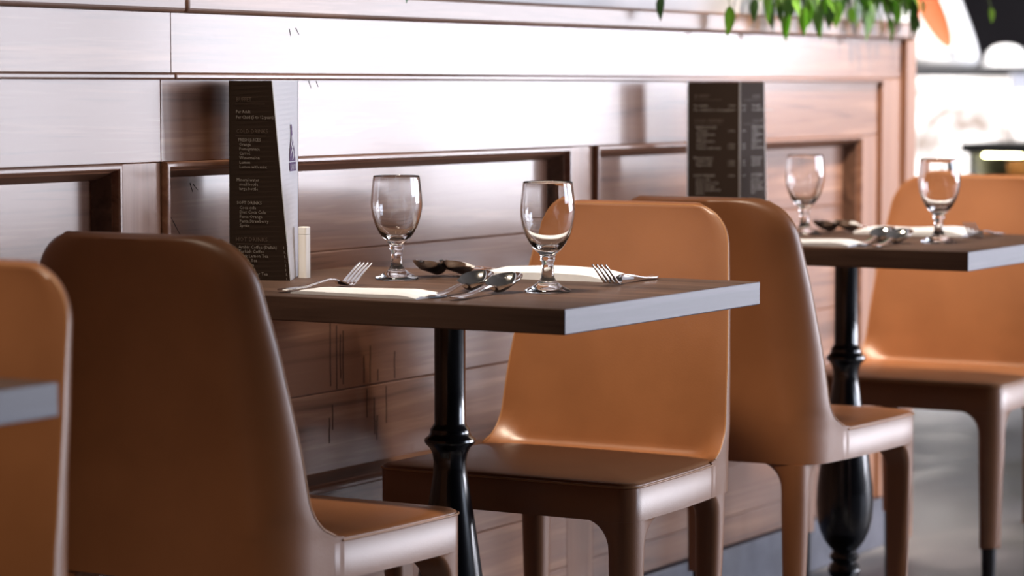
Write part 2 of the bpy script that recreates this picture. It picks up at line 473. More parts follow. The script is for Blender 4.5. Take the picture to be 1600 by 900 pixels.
def back_bm():
    bm = bmesh.new()
    zs = [ZB, 0.416, 0.43, 0.45, 0.4645, 0.4655, 0.467, 0.470, 0.474, 0.48, 0.487, 0.495, 0.505, 0.518, 0.535, 0.56, 0.60, 0.65, 0.70, 0.74, 0.775, 0.79, 0.800, 0.810, 0.819, 0.827, 0.833, 0.838, 0.842, 0.8445]
    rings = []

    def ring(z, zz, shr=0.0, winset=0.0):
        ue, ye = edge_pt(z); ye -= winset
        ur = back_ur(z); r = interp(z, [(0.41, 0.060), (0.48, 0.065), (0.62, 0.10), (0.80, 0.10)])
        dr = interp(z, [(0.41, 0.075), (0.48, 0.08), (0.62, 0.13)])
        us = min(ue - 0.001, ur + dr); dr = us - ur
        ys = flank_y(z, us) - winset; r = min(r, ys * 0.62)
        pts = []
        n = 28
        for k in range(n + 1):
            f = -1 + 2.0 * k / n
            yt = ye * f
            if z < ZS and k in (0, n): yt *= 0.9992
            pts.append([front_pt(z, f), yt])
        fl = [[lerp(ue, us, 0.5), lerp(ye, ys, 0.5)]]
        for k in range(0, 9):
            a = R(90 * k / 9.0)
            fl.append([us - dr * math.sin(a), ys - r * (1 - math.cos(a))])
        pts += fl
        for k in range(9):
            y = (ys - r) - 2 * (ys - r) * k / 8
            pts.append([ur - 0.006 * (1 - (y / (ys - r)) ** 2), y])
        pts += [[p[0], -p[1]] for p in reversed(fl)]
        mid = (back_uf(z) + ur) / 2
        return [Vector((mid + (p[0] - mid) * (1 - shr), p[1], zz)) for p in pts]
    for z in zs: rings.append(ring(z, z))
    rings.append(ring(0.846, 0.8470, 0.16, 0.002)); rings.append(ring(0.846, 0.8490, 0.36, 0.006)); rings.append(ring(0.846, 0.8500, 0.62, 0.012)); rings.append(ring(0.846, 0.8503, 0.85, 0.020))
    add_loft(bm, rings)
    return bm


def leg_bm(front, s):
    """leather sleeve of one leg, flaring into the seat apron; the metal tip is a sub-part"""
    bm = bmesh.new(); rings = []
    zs = [0.146, 0.148, 0.152, 0.20, 0.27, 0.33, 0.360, 0.375, 0.386, 0.395, 0.402, 0.4065, 0.4098]
    RF = 0.044
    for z in zs:
        t = sstep(0.14, 0.38, z)
        th = lerp(0.034, 0.044, t); ty = lerp(0.036, 0.044, t)
        ins = lerp(0.006, 0.0, t)
        d = z - (ZB + 0.001 - RF)
        fl = RF * (1 - math.sqrt(max(0.0, 1 - min(1.0, d / RF) ** 2))) if d > 0 else 0.0
        if z == 0.146: ins += 0.003; th -= 0.006; ty -= 0.006
        ro = 0.017
        if not front:
            # rear legs: nearly round, set in from the seat sides
            th = ty = lerp(0.036, 0.043, t)
            u0 = -0.399 + ins; u1 = u0 + th + fl
        if front:
            u1 = -0.0002 - ins; u0 = u1 - th - fl
        yo = (CW if front else 0.178) - ins - 0.0004; yi = yo - ty - fl
        y0, y1 = (yi, yo) if s > 0 else (-yo, -yi)
        # outer corners rounder than inner ones
        io = {(1, 1): 0, (0, 1): 1, (0, 0): 2, (1, 0): 3}
        rr = [0.006] * 4
        rr[io[(1 if front else 0, 1 if s > 0 else 0)]] = 0.030 if front else 0.034
        rr[io[(1 if front else 0, 0 if s > 0 else 1)]] = 0.011
        rr[io[(0 if front else 1, 1 if s > 0 else 0)]] = 0.011
        if not front:
            rr = [max(q, 0.016) for q in rr]; rr[io[(0, 1 if s > 0 else 0)]] = 0.020
        rings.append(rrect(u0, u1, y0, y1, rr, z, 5))
    add_loft(bm, rings)
    return bm


def tip_bm():
    bm = bmesh.new()
    add_lathe(bm, [(0, 0.0), (0.0115, 0.0), (0.0125, 0.003), (0.0145, 0.147), (0, 0.147)], 18)
    return bm


def seat_bm():
    bm = bmesh.new(); rings = []
    for (z, ins) in [(ZB, 0.0), (ZB + 0.003, 0.0), (0.4575, 0.0), (0.4590, 0.0016), (0.4605, 0.0010), (0.4630, 0.002), (0.4652, 0.006), (0.4668, 0.014), (0.4685, 0.04), (0.470, 0.09), (0.4705, 0.14)]:
        rg = (rrect(-0.30 + ins * 0.1, -ins, -CW + 0.0004 + ins, CW - 0.0004 - ins, [max(0.004, 0.030 - ins * 0.5), 0.006, 0.006, max(0.004, 0.030 - ins * 0.5)], z, 6))
        # extra points along the sides let the seat taper
        out = []
        for p, q in zip(rg, rg[1:] + rg[:1]):
            out.append(p)
            if (q - p).length > 0.1 and abs(q.x - p.x) > 0.1: out += [p.lerp(q, k / 8.0) for k in range(1, 8)]
        for p in out: p.y -= math.copysign(side_in(p.x), p.y) if abs(p.y) > 0.02 else 0
        rings.append(out)
    add_loft(bm, rings)
    return bm


def pipe_path():
    """front edge of the backrest, swept down into the seat rim on both sides"""
    def side(s):
        pts = []
        for k in range(40):
            z = lerp(ZS + 0.002, 0.8440, k / 39.0)
            u, y = edge_pt(z)
            pts.append(Vector((u - 0.0006, s * (y - 0.0006), z)))
        return pts
    L = side(1); Rr = side(-1)
    top = []
    for k in range(1, 12):
        y = lerp(L[-1].y, Rr[-1].y, k / 12.0)
        top.append(Vector((front_pt(0.846, y / L[-1].y) - 0.0016, y, 0.8458)))
    return L + top + list(reversed(Rr))


def make_chair(label, loc, rz):
    t = thing('dining_chair', label, 'chair', loc, rz, 'cognac leather dining chairs')
    mesh_obj('seat', seat_bm(), M['leather'], t, smooth=50)
    bk = mesh_obj('backrest', back_bm(), M['leather'], t, smooth=60)
    bm = bmesh.new(); add_tube(bm, pipe_path(), 0.0015, 8)
    mesh_obj('piping', bm, M['piping'], bk, smooth=80)
    # piping along the seat rim
    se = t.children[0]
    path = []
    for k in range(13):
        u = -0.28 + 0.25 * k / 12.0
        path.append(Vector((u, CW - side_in(u) + 0.0002, 0.4600)))
    for k in range(1, 7):
        a = R(90 - 90 * k / 6.0)
        path.append(Vector((-0.0297 + 0.030 * math.cos(a), CW - 0.030 + 0.0302 * math.sin(a), 0.4600)))
    path += [Vector((p.x, -p.y, p.z)) for p in reversed(path)]
    bm = bmesh.new(); add_tube(bm, path, 0.0016, 8)
    mesh_obj('piping', bm, M['piping'], se, smooth=80)
    for front in (True, False):
        for s in (1, -1):
            lg = mesh_obj('leg', leg_bm(front, s), M['leather'], t, smooth=50)
            tp = mesh_obj('leg_tip', tip_bm(), M['tip'], lg, smooth=40, loc=((-0.024 if front else -0.376), s * (CW - 0.026 if front else 0.154), 0))
            tp['label'] = 'dark metal leg tip'
    return t


chairB = make_chair('brown leather chair seen from behind at the front table, turned away from the camera', (3.160, 2.145, 0), 0)
chairs = [
    ((3.46, 2.05), PI, 'brown leather chair facing the camera on the far side of the front table'),
    ((4.532, 2.05), 0, 'brown leather chair seen from behind at the second table, directly behind the chair facing us'),
    ((4.985, 2.07), PI, 'brown leather chair facing left at the right edge of the photo, beyond the second table'),
    ((1.800, 1.992), PI, 'blurred brown leather chair at the left edge, behind the nearest table corner'),
]
for (xy, rz, lab) in chairs:
    dup(chairB, (xy[0], xy[1], 0), rz, lab)


# ------------------------------------------------------------------ tables
TW, TD, TH = 0.578, 0.700, 0.0335


def make_table(label, loc):
    t = thing('pedestal_table', label, 'table', loc, 0, 'dark wood pedestal tables')
    bm = bmesh.new(); add_box(bm, -TW / 2, TW / 2, -TD / 2, TD / 2, 0.75 - TH, 0.75, 0.0015, 2)
    top = mesh_obj('tabletop', bm, [M['table'], M['edge']], t, smooth=12)
    for p in top.data.polygons:
        if abs(p.normal.y) > 0.6: p.material_index = 1
    bm = bmesh.new()
    add_loft(bm, [rrect(-0.15, 0.15, -0.05, 0.05, 0.008, 0.7080), rrect(-0.16, 0.16, -0.058, 0.058, 0.008, 0.7125), rrect(-0.16, 0.16, -0.058, 0.058, 0.008, 0.7164)])
    add_loft(bm, [rrect(-0.05, 0.05, -0.15, 0.15, 0.008, 0.7082), rrect(-0.058, 0.058, -0.16, 0.16, 0.008, 0.7127), rrect(-0.058, 0.058, -0.16, 0.16, 0.008, 0.7163)])
    mesh_obj('mounting_plate', bm, M['iron'], t, smooth=40)
    bm = bmesh.new()
    prof = [(0, 0.05), (0.034, 0.05), (0.034, 0.085), (0.026, 0.100), (0.021, 0.110), (0.0275, 0.118), (0.031, 0.128), (0.0275, 0.138), (0.0215, 0.143), (0.0245, 0.147), (0.0285, 0.153), (0.0245, 0.160), (0.0215, 0.163),
            (0.029, 0.172), (0.038, 0.184), (0.046, 0.202), (0.0515, 0.225), (0.0535, 0.252), (0.0520, 0.285), (0.0475, 0.325), (0.0415, 0.37), (0.035, 0.415), (0.0285, 0.455), (0.0245, 0.480),
            (0.0235, 0.498), (0.0255, 0.510), (0.0300, 0.5185), (0.0355, 0.5235), (0.0370, 0.5270), (0.0362, 0.5305), (0.0310, 0.5345), (0.0285, 0.5400), (0.0285, 0.5440), (0.0255, 0.5480), (0.0225, 0.553), (0.0222, 0.60), (0.0224, 0.695), (0.027, 0.704), (0.034, 0.7085), (0, 0.7085)]
    add_lathe(bm, prof, 36)
    mesh_obj('pedestal_column', bm, M['iron'], t, smooth=35)
    bm = bmesh.new()
    add_lathe(bm, [(0, 0.0), (0.20, 0.0), (0.205, 0.006), (0.20, 0.014), (0.12, 0.026), (0.06, 0.042), (0.044, 0.052), (0, 0.052)], 48)
    mesh_obj('base', bm, M['iron'], t, smooth=30)
    return t


TX1, TX2, TX0, TY = 3.343, 4.749, 1.764, 2.064
t1 = make_table('dark wood table in the middle of the photo, laid for two', (TX1, TY, 0))
dup(t1, (TX2, TY, 0), 0, 'second dark wood table at the right, farther along the wall')
dup(t1, (TX0, TY - 0.006, 0), 0, 'nearest dark table, only its blurred corner showing at the left edge')


# ------------------------------------------------------------------ goblets
def goblet_bm():
    outer = [(0, 0.0), (0.026, 0.0), (0.0305, 0.0004), (0.0322, 0.0018), (0.0318, 0.0034), (0.026, 0.0062), (0.019, 0.0098), (0.0125, 0.0150), (0.0092, 0.0205), (0.0084, 0.027), (0.0080, 0.034), (0.0082, 0.040), (0.0098, 0.0435), (0.0104, 0.0465), (0.0096, 0.0490),
             (0.0120, 0.0530), (0.0185, 0.0590), (0.0255, 0.0680), (0.0310, 0.0790), (0.0350, 0.0910), (0.0374, 0.1040), (0.0378, 0.1130), (0.0370, 0.1270), (0.0352, 0.1420), (0.0342, 0.1500), (0.0338, 0.1515)]
    inner = [(0.0330, 0.1520), (0.0323, 0.1513), (0.0325, 0.1495), (0.0334, 0.1420), (0.0350, 0.1270), (0.0357, 0.1130), (0.0350, 0.1030), (0.0322, 0.0905), (0.0275, 0.0790), (0.0205, 0.0690), (0.0120, 0.0625), (0.0, 0.0600)]
    bm = bmesh.new(); add_lathe(bm, outer + inner, 48)
    return bm


g0 = mesh_obj('water_goblet', goblet_bm(), M['glass'], smooth=60, loc=(3.291, 1.874, 0.7503))
tag(g0, 'clear goblet on the front table, seen against the facing chair back', 'glass', 'water goblets')
for (x, y, lab) in [(3.398, 2.189, 'clear glass goblet at the wall side of the front table, left of the black-bowled spoons'),
                    (4.687, 1.858, 'blurred glass goblet on the aisle side of the second table, at the far right'),
                    (4.821, 2.183, 'blurred glass goblet by the wall on the second table, right of the menu')]:
    c = g0.copy(); COL.objects.link(c); c.location = (x, y, 0.7503); c['label'] = lab


# ------------------------------------------------------------------ cutlery (lies along +x, handle end at x=0, on z=0)
def strip(bm, stations, nac=8, th=0.0012):
    """stations: (x, half width, z, dish depth, centre y)"""
    top, bot = [], []
    for (x, hw, z, dd, cy) in stations:
        top.append([bm.verts.new((x, cy + hw * (2 * k / nac - 1), z + dd * ((2 * k / nac - 1) ** 2) + th)) for k in range(nac + 1)])
        bot.append([bm.verts.new((x, cy + hw * (2 * k / nac - 1), z + dd * ((2 * k / nac - 1) ** 2))) for k in range(nac + 1)])
    m_ = len(stations)
    for i in range(m_ - 1):
        for k in range(nac):
            bm.faces.new((top[i][k], top[i + 1][k], top[i + 1][k + 1], top[i][k + 1]))
            bm.faces.new((bot[i][k + 1], bot[i + 1][k + 1], bot[i + 1][k], bot[i][k]))
        bm.faces.new((bot[i][0], bot[i + 1][0], top[i + 1][0], top[i][0]))
        bm.faces.new((top[i][nac], top[i + 1][nac], bot[i + 1][nac], bot[i][nac]))
    for i in (0, m_ - 1):
        for k in range(nac):
            f = (top[i][k], top[i][k + 1], bot[i][k + 1], bot[i][k])
            bm.faces.new(f if i else tuple(reversed(f)))


def handle_st(xa, L):
    zt = [(0.0, 0.0030), (0.02, 0.0020), (0.05, 0.0035), (0.085, 0.0085), (0.105, 0.0110), (0.118, 0.0105), (0.128, 0.0080)]
    wt = [(0.0, 0.0045), (0.004, 0.0075), (0.012, 0.0092), (0.03, 0.0080), (0.07, 0.0048), (0.10, 0.0036), (0.118, 0.0034), (0.128, 0.0045)]
    return [(L * k / 24.0, interp(L * k / 24.0, wt), interp(L * k / 24.0, zt), 0.0004, 0.0) for k in range(25)]


def spoon_parts(t):
    bm = bmesh.new(); strip(bm, handle_st(0, 0.128), 6, 0.0018)
    mesh_obj('handle', bm, M['steel'], t, smooth=50)
    bm = bmesh.new(); st = []
    for k in range(21):
        s = k / 20.0; x = 0.127 + 0.062 * s
        hw = 0.0045 + 0.0165 * math.sin(PI * min(1.0, s ** 0.80)) ** 0.72 if s < 1 else 0.0045
        hw = max(hw, 0.003)
        hw = 0.0220 * (max(0.0, 1 - ((s - 0.55) / (0.55 if s < 0.55 else 0.452)) ** 2)) ** 0.55 + (0.0042 if s < 0.3 else 0.001)
        rim = lerp(0.0095, 0.0255, s ** 0.8)
        dd = 0.0125 * min(1.0, (hw / 0.020)) ** 1.3
        st.append((x, hw, rim - dd, dd, 0.0))
    strip(bm, st, 14, 0.0011)
    mesh_obj('bowl', bm, M['steel'], t, smooth=60)


def fork_parts(t):
    bm = bmesh.new(); strip(bm, handle_st(0, 0.128), 6, 0.0018)
    mesh_obj('handle', bm, M['steel'], t, smooth=50)
    bm = bmesh.new()
    zt = [(0.128, 0.0080), (0.137, 0.0035), (0.145, 0.0012), (0.152, 0.0028), (0.165, 0.0115), (0.180, 0.0220), (0.193, 0.0300)]
    wt = [(0.127, 0.0045), (0.134, 0.0085), (0.141, 0.0118), (0.150, 0.0125)]
    st = [(x, interp(x, wt), interp(x, zt), 0.0006, 0.0) for x in [0.127 + 0.0025 * k for k in range(10)]]
    strip(bm, st, 6, 0.0018)
    for j in range(4):
        cy = -0.0104 + j * 0.00693
        st = [(x, lerp(0.0021, 0.0011, (x - 0.148) / 0.045), interp(x, zt), 0.0, cy * lerp(1.0, 0.98, (x - 0.148) / 0.045)) for x in [0.148 + 0.0045 * k for k in range(11)]]
        strip(bm, st, 3, 0.0020)
    mesh_obj('tines', bm, M['steel'], t, smooth=50)


TT = 0.7503


def make_cut(kind, label, loc, rz):
    t = thing(kind, label, kind.split('_')[-1], loc, rz, 'forks on the tables' if 'fork' in kind else 'spoons on the tables')
    (fork_parts if 'fork' in kind else spoon_parts)(t)
    return t


f0 = make_cut('fork', 'steel fork with raised tines by the menu at the wall end of the front table', (3.098, 2.186, TT), R(-4))
s0 = make_cut('spoon', 'steel spoon at the near edge of the front table, left one of the shiny pair', (3.172, 1.968, TT), R(9))
s0.location = (3.115, 1.952, TT)
rest = [
    (f0, 3.608, 1.872, R(180 + 3), 'steel fork beside the near goblet, tines hanging over toward the camera on the front table'),
    (s0, 3.098, 1.908, R(5), 'steel spoon at the near edge of the front table, right one of the shiny pair'),
    (s0, 3.635, 2.181, R(180), 'dark looking spoon between the two front goblets, left of the pair'),
    (s0, 3.655, 2.142, R(180 - 2), 'dark looking spoon between the two front goblets, right of the pair'),
    (f0, 5.020, 1.862, R(180 + 2), 'blurred fork right of the goblet at the far right of the second table'),
    (s0, 4.522, 1.940, R(8), 'blurred shiny spoon left of the far right goblet, rear one of the pair'),
    (s0, 4.478, 1.895, R(6), 'blurred shiny spoon left of the far right goblet, front one of the pair'),
    (s0, 5.060, 2.176, R(180), 'blurred dark spoon on the second table by the wall, left of the pair'),
    (s0, 5.085, 2.136, R(180 - 2), 'blurred dark spoon on the second table by the wall, right of the pair'),
    (f0, 4.500, 2.196, R(-4), 'fork mostly hidden behind the chair back at the second table'),
]
for (src, x, y, rz, lab) in rest[:9]:
    dup(src, (x, y, TT), rz, lab)


# ------------------------------------------------------------------ napkins: folded strips of cloth
def napkin(label, x, y, rz, lx, ly, h, seed):
    rnd = random.Random(seed)
    ph = [rnd.uniform(0, 6) for _ in range(6)]
    bm = bmesh.new(); nx, ny = 14, 40; rings = []
    for j in range(ny + 1):
        v = j / ny; yy = (v - 0.5) * ly
        e = min(1.0, min(v, 1 - v) / 0.16); hh = h * (0.35 + 0.65 * math.sin(e * PI / 2)) * (1 + 0.18 * math.sin(5 * v + ph[0]))
        ring = []
        for i in range(nx + 1):
            u = i / nx; xx = (u - 0.5) * lx * (1 + 0.05 * math.sin(4 * v + ph[1]))
            z = hh * (0.30 + 0.70 * math.sin(PI * min(1, max(0, 0.06 + 0.88 * u))) ** 0.6) + 0.0007 * math.sin(22 * u + 3 * v + ph[2])
            ring.append(Vector((xx + 0.002 * math.sin(9 * v + ph[3]), yy, z)))
        for i in range(nx, -1, -1):
            u = i / nx
            ring.append(Vector(((u - 0.5) * lx * (1 + 0.05 * math.sin(4 * v + ph[1])) + 0.002 * math.sin(9 * v + ph[3]), yy, 0.0)))
        rings.append(ring)
    add_loft(bm, rings)
    o = mesh_obj('napkin', bm, M['linen'], smooth=60, loc=(x, y, TT)); o.rotation_euler = (0, 0, rz)
    # the folded under-layer shows as a line along the long side
    return tag(o, label, 'napkin', 'white cloth napkins')


napkin('white folded napkin along the near left edge of the front table', 3.127, 2.060, R(-3), 0.075, 0.205, 0.0085, 1)
napkin('white folded napkin behind the near goblet on the front table', 3.545, 2.010, R(-2), 0.090, 0.225, 0.0150, 2)
napkin('blurred white napkin at the near edge of the second table, beside the chair back', 4.532, 2.050, R(-3), 0.080, 0.210, 0.010, 3)
napkin('blurred white napkin on the far side of the second table, behind the right goblet', 4.945, 2.005, R(-2), 0.090, 0.225, 0.0150, 4)

# salt shaker
t = thing('salt_shaker', 'slim plain white upright shaker standing right of the menu on the front table', 'shaker', (3.362, 2.328, TT), 0)
bm = bmesh.new(); add_loft(bm, [rrect(-0.0072, 0.0072, -0.0072, 0.0072, 0.003, z) for z in (0.0, 0.064)])
mesh_obj('body', bm, M['white'], t, smooth=40)
bm = bmesh.new(); add_loft(bm, [rrect(-0.0072, 0.0072, -0.0072, 0.0072, 0.003, 0.0645), rrect(-0.0072, 0.0072, -0.0072, 0.0072, 0.003, 0.0745), rrect(-0.006, 0.006, -0.006, 0.006, 0.003, 0.0755)])
mesh_obj('cap', bm, M['white'], t, smooth=40)


# ------------------------------------------------------------------ menus: three sided folded cards
def text_polys(s, size, align='LEFT'):
    cu = bpy.data.curves.new('print', 'FONT'); cu.body = s; cu.size = size; cu.align_x = align
    cu.resolution_u = 1
    o = bpy.data.objects.new('print', cu); COL.objects.link(o)
    dg = bpy.context.evaluated_depsgraph_get()
    me = bpy.data.meshes.new_from_object(o.evaluated_get(dg))
    vs = [tuple(v.co[:2]) for v in me.vertices]; fs = [tuple(p.vertices) for p in me.polygons]
    bpy.data.objects.remove(o); bpy.data.curves.remove(cu); bpy.data.meshes.remove(me)
    return vs, fs


ITEMS = [(0.092, 0.030, 'BUFFET', 1), (0.088, 0.047, 'Per Adult', 0), (0.088, 0.055, 'Per Child (5 to 12 years)', 0),
         (0.085, 0.076, 'COLD DRINKS', 1), (0.11, 0.0880, 'FRESH JUICES', 2), (0.12, 0.0945, 'Orange', 0), (0.12, 0.1010, 'Pomegranate', 0), (0.12, 0.1075, 'Carrot', 0), (0.12, 0.1140, 'Watermelon', 0), (0.12, 0.1205, 'Lemon', 0), (0.12, 0.1270, 'Lemon with mint', 0),
         (0.085, 0.146, 'Mineral water', 0), (0.115, 0.1525, 'small bottle', 0), (0.115, 0.159, 'large bottle', 0),
         (0.085, 0.1795, 'SOFT DRINKS', 2), (0.115, 0.1865, 'Coca cola', 0), (0.115, 0.193, 'Diet Coca Cola', 0), (0.115, 0.1995, 'Fanta Orange', 0), (0.115, 0.206, 'Fanta Strawberry', 0), (0.115, 0.2125, 'Sprite', 0),
         (0.07, 0.2335, 'HOT DRINKS', 1), (0.10, 0.2440, 'Arabic Coffee (Dallah)', 0), (0.10, 0.2505, 'Turkish Coffee', 0), (0.10, 0.2570, 'Black Lemon Tea', 0), (0.10, 0.2635, 'Green Tea', 0), (0.10, 0.2700, 'Mint Tea', 0), (0.10, 0.2765, 'Black Tea', 0), (0.10, 0.2830, 'Rose Water Tea', 0), (0.10, 0.2895, 'Herbal Tea', 0)]
PRICED = [0.047, 0.055, 0.0945, 0.1205, 0.1270, 0.1525, 0.159, 0.1795, 0.2440, 0.2505, 0.2570, 0.2635, 0.2700, 0.2765, 0.2830, 0.2895]


def menu(label, Lb, Lt, Eb, Et, Rb, Rt, faces, z0, h, fold=False):
    """L, E, R: the three uprights (bottom and top); E is the fold nearest the camera; faces = materials of L-E, E-R, R-L"""
    c = Vector(((Lb[0] + Eb[0] + Rb[0]) / 3, (Lb[1] + Eb[1] + Rb[1]) / 3, z0))
    t = thing('table_menu', label, 'menu', c, 0, 'standing drinks menus')
    P = {}
    for k, b_, tp in (('L', Lb, Lt), ('E', Eb, Et), ('R', Rb, Rt)):
        P[k] = (Vector((b_[0], b_[1], z0)) - c, Vector((tp[0], tp[1], z0 + h)) - c)
    mid0 = sum((P[k][0] for k in 'LER'), Vector()) / 3; mid1 = sum((P[k][1] for k in 'LER'), Vector()) / 3

    for (a, b_, mat) in (('L', 'E', faces[0]), ('E', 'R', faces[1]), ('R', 'L', faces[2])):
        bm = bmesh.new(); n = 40
        nrm0 = (P[b_][0] - P[a][0]).cross(Vector((0, 0, 1))).normalized()
        th = 0.0007
        o_, i_ = [], []
        for k in range(n + 1):
            pa = P[a][0].lerp(P[a][1], k / n); pb = P[b_][0].lerp(P[b_][1], k / n)
            o_.append((pa, pb)); i_.append((pa - nrm0 * th, pb - nrm0 * th))
        rings = [[o_[k][0], o_[k][1], i_[k][1], i_[k][0]] for k in range(n + 1)]
        add_loft(bm, rings)
        side = mesh_obj('menu_panel', bm, mat, t)
        if mat is M['menu']: side['label'] = 'dark brown printed menu panel'
        else: side['label'] = 'plain white menu panel with small purple logo'
        wtop = (P[b_][1] - P[a][1]).length

        def at(x, y, off=0.0012):           # x metres from the left edge, y metres down from the top
            f = 1 - y / h
            pa = P[a][0].lerp(P[a][1], f); pb = P[b_][0].lerp(P[b_][1], f)
            d = (pb - pa)
            return pa + d.normalized() * x + nrm0 * off
        if mat is M['menu']:
            bms = [bmesh.new(), bmesh.new()]
            flip = (a == 'E')

            def put(bm_, s, x, y, size):
                vs, fs = text_polys(s, size)
                lst = [bm_.verts.new(at(x + vx, y - vy)) for vx, vy in vs]
                for f in fs:
                    try: bm_.faces.new([lst[i] for i in f])
                    except ValueError: pass
            wid = 0.092
            for (xx, y, s, k) in ITEMS:
                if flip:
                    put(bms[1 if k == 1 else 0], s, 0.042, y, 0.0072 if k != 1 else 0.008)
                else:
                    put(bms[1 if k == 1 else 0], s, xx * 0.15, y, 0.0067 if k != 1 else 0.0086)
                if k == 1:
                    q = [at(0.012, y + 0.0035), at(0.066, y + 0.0035), at(0.066, y + 0.0041), at(0.012, y + 0.0041)]
                    bms[1].faces.new([bms[1].verts.new(p) for p in q])
            for y in PRICED:
                wy = (P[b_][0].lerp(P[b_][1], 1 - y / h) - P[a][0].lerp(P[a][1], 1 - y / h)).length
                if flip: put(bms[0], '1.500', 0.006, y, 0.0062)
                elif wy > 0.0955 and Eb[0] > 4: put(bms[0], '1.500', 0.0775, y, 0.0062)
                elif y > 0.24: put(bms[0], '1.', wy - 0.007, y, 0.0058)
            o = mesh_obj('menu_print', bms[0], M['ink'], side); o['label'] = 'pale grey menu lettering'; o['kind'] = 'stuff'
            o = mesh_obj('menu_heading', bms[1], M['ink_dim'], side); o['label'] = 'dim brown menu headings'; o['kind'] = 'stuff'
        else:
            # small purple emblem on a white panel: a tapering flame of two entwined strokes over a lettered block
            yb = 0.127; xr = min(wtop, (P[b_][0] - P[a][0]).length) - 0.010
            bm = bmesh.new()

            def q(pts, off): bm.faces.new([bm.verts.new(at(x, y, off)) for x, y in pts])
            prof = [(0.064, 0.006, 0.011), (0.068, 0.004, 0.013), (0.072, 0.006, 0.0125), (0.084, 0.003, 0.014), (0.094, -0.002, 0.018), (0.104, -0.008, 0.022), (0.112, -0.011, 0.025), (0.118, -0.012, 0.026)]
            xo = xr - 0.022
            for (y0, l0, r0), (y1, l1, r1) in zip(prof[:-1], prof[1:]):
                q([(xo + l0, y0), (xo + r0, y0), (xo + r1, y1), (xo + l1, y1)], 0.0012)
            q([(xo - 0.014, 0.1195), (xo + 0.028, 0.1195), (xo + 0.028, 0.1325), (xo - 0.014, 0.1325)], 0.0012)
            o = mesh_obj('purple_emblem', bm, M['purple'], side); o['label'] = 'purple flame emblem'
            bm = bmesh.new()

            def stroke(pts, wd):
                for (xa, ya), (xb, yb2) in zip(pts[:-1], pts[1:]):
                    q([(xo + xa - wd, ya), (xo + xa + wd, ya), (xo + xb + wd, yb2), (xo + xb - wd, yb2)], 0.0018)
            stroke([(0.008, 0.080), (0.006, 0.088), (0.002, 0.093), (0.006, 0.098), (0.012, 0.104), (0.012, 0.110), (0.005, 0.116)], 0.0022)
            stroke([(0.016, 0.090), (0.012, 0.096), (0.004, 0.102), (-0.004, 0.107), (-0.006, 0.111)], 0.0020)
            stroke([(0.020, 0.098), (0.021, 0.106), (0.019, 0.113)], 0.0018)
            for k in range(5): stroke([(-0.009 + 0.0075 * k, 0.1225), (-0.0065 + 0.0075 * k, 0.1305)], 0.0009)
            o = mesh_obj('emblem_strokes', bm, M['menu_w'], side); o['label'] = 'white strokes of the emblem'; o['kind'] = 'stuff'
    if fold:
        bm = bmesh.new(); add_tube(bm, [P['E'][0], P['E'][1]], 0.0013, 6)
        o = mesh_obj('fold_edge', bm, M['ink'], t, smooth=60); o['label'] = 'worn pale fold edge'
    return t


menu('tall dark menu card with white side, standing on the front table behind the left chair',
     (3.274, 2.400), (3.276, 2.400), (3.298, 2.308), (3.270, 2.319), (3.389, 2.358), (3.394, 2.360), (M['menu'], M['menu_w'], M['menu']), TT, 0.290)
menu('tall dark folded menu with two printed sides, standing on the second table',
     (4.698, 2.372), (4.698, 2.372), (4.750, 2.286), (4.748, 2.286), (4.862, 2.280), (4.830, 2.273), (M['menu'], M['menu'], M['menu_w']), TT, 0.290, True)

# ------------------------------------------------------------------ planter with trailing plant on the partition
t = thing('planter_box', 'long white planter box on top of the wood panelled partition', 'planter', (4.6, 2.53, 1.1765), 0)
bm = bmesh.new(); add_box(bm, -2.6, 1.26, -0.095, -0.080, 0, 0.16, 0.003); mesh_obj('front_board', bm, M['planter'], t, smooth=40)
bm = bmesh.new(); add_box(bm, -2.6, 1.26, 0.085, 0.100, 0, 0.16, 0.003); mesh_obj('rear_board', bm, M['planter'], t, smooth=40)
for x in (-2.6, 1.245):
    bm = bmesh.new(); add_box(bm, x, x + 0.015, -0.080, 0.085, 0, 0.16, 0.002); mesh_obj('end_board', bm, M['planter'], t, smooth=40)
bm = bmesh.new(); add_box(bm, -2.585, 1.245, -0.080, 0.085, 0.0, 0.13); mesh_obj('soil', bm, M['soil'], t)


def leaf_mesh(L, wd, name):
    bm = bmesh.new(); n = 8; rows = []
    for i in range(n + 1):
        s = i / n
        hw = wd * math.sin(PI * s ** 0.75) ** 0.9 * (1 - 0.15 * s) + 0.0004
        z = -0.18 * L * s * s
        rows.append([bm.verts.new((L * s, -hw, z + 0.25 * hw)), bm.verts.new((L * s, 0, z)), bm.verts.new((L * s, hw, z + 0.25 * hw))])
    for a, b_ in zip(rows[:-1], rows[1:]):
        for k in range(2): bm.faces.new((a[k], a[k + 1], b_[k + 1], b_[k]))
    ex = bmesh.ops.solidify(bm, geom=bm.faces[:], thickness=0.0006)
    me = bpy.data.meshes.new(name); bm.to_mesh(me); bm.free()
    for p in me.polygons: p.use_smooth = True
    return me


LM = [leaf_mesh(0.060, 0.0125, 'leaf'), leaf_mesh(0.048, 0.010, 'leaf'), leaf_mesh(0.036, 0.0085, 'leaf')]
for k, me in enumerate(LM): me.materials.append(M['leaf'])
LMD = []
for me in LM:
    c = me.copy(); c.materials.clear(); c.materials.append(M['leaf_dark']); LMD.append(c)


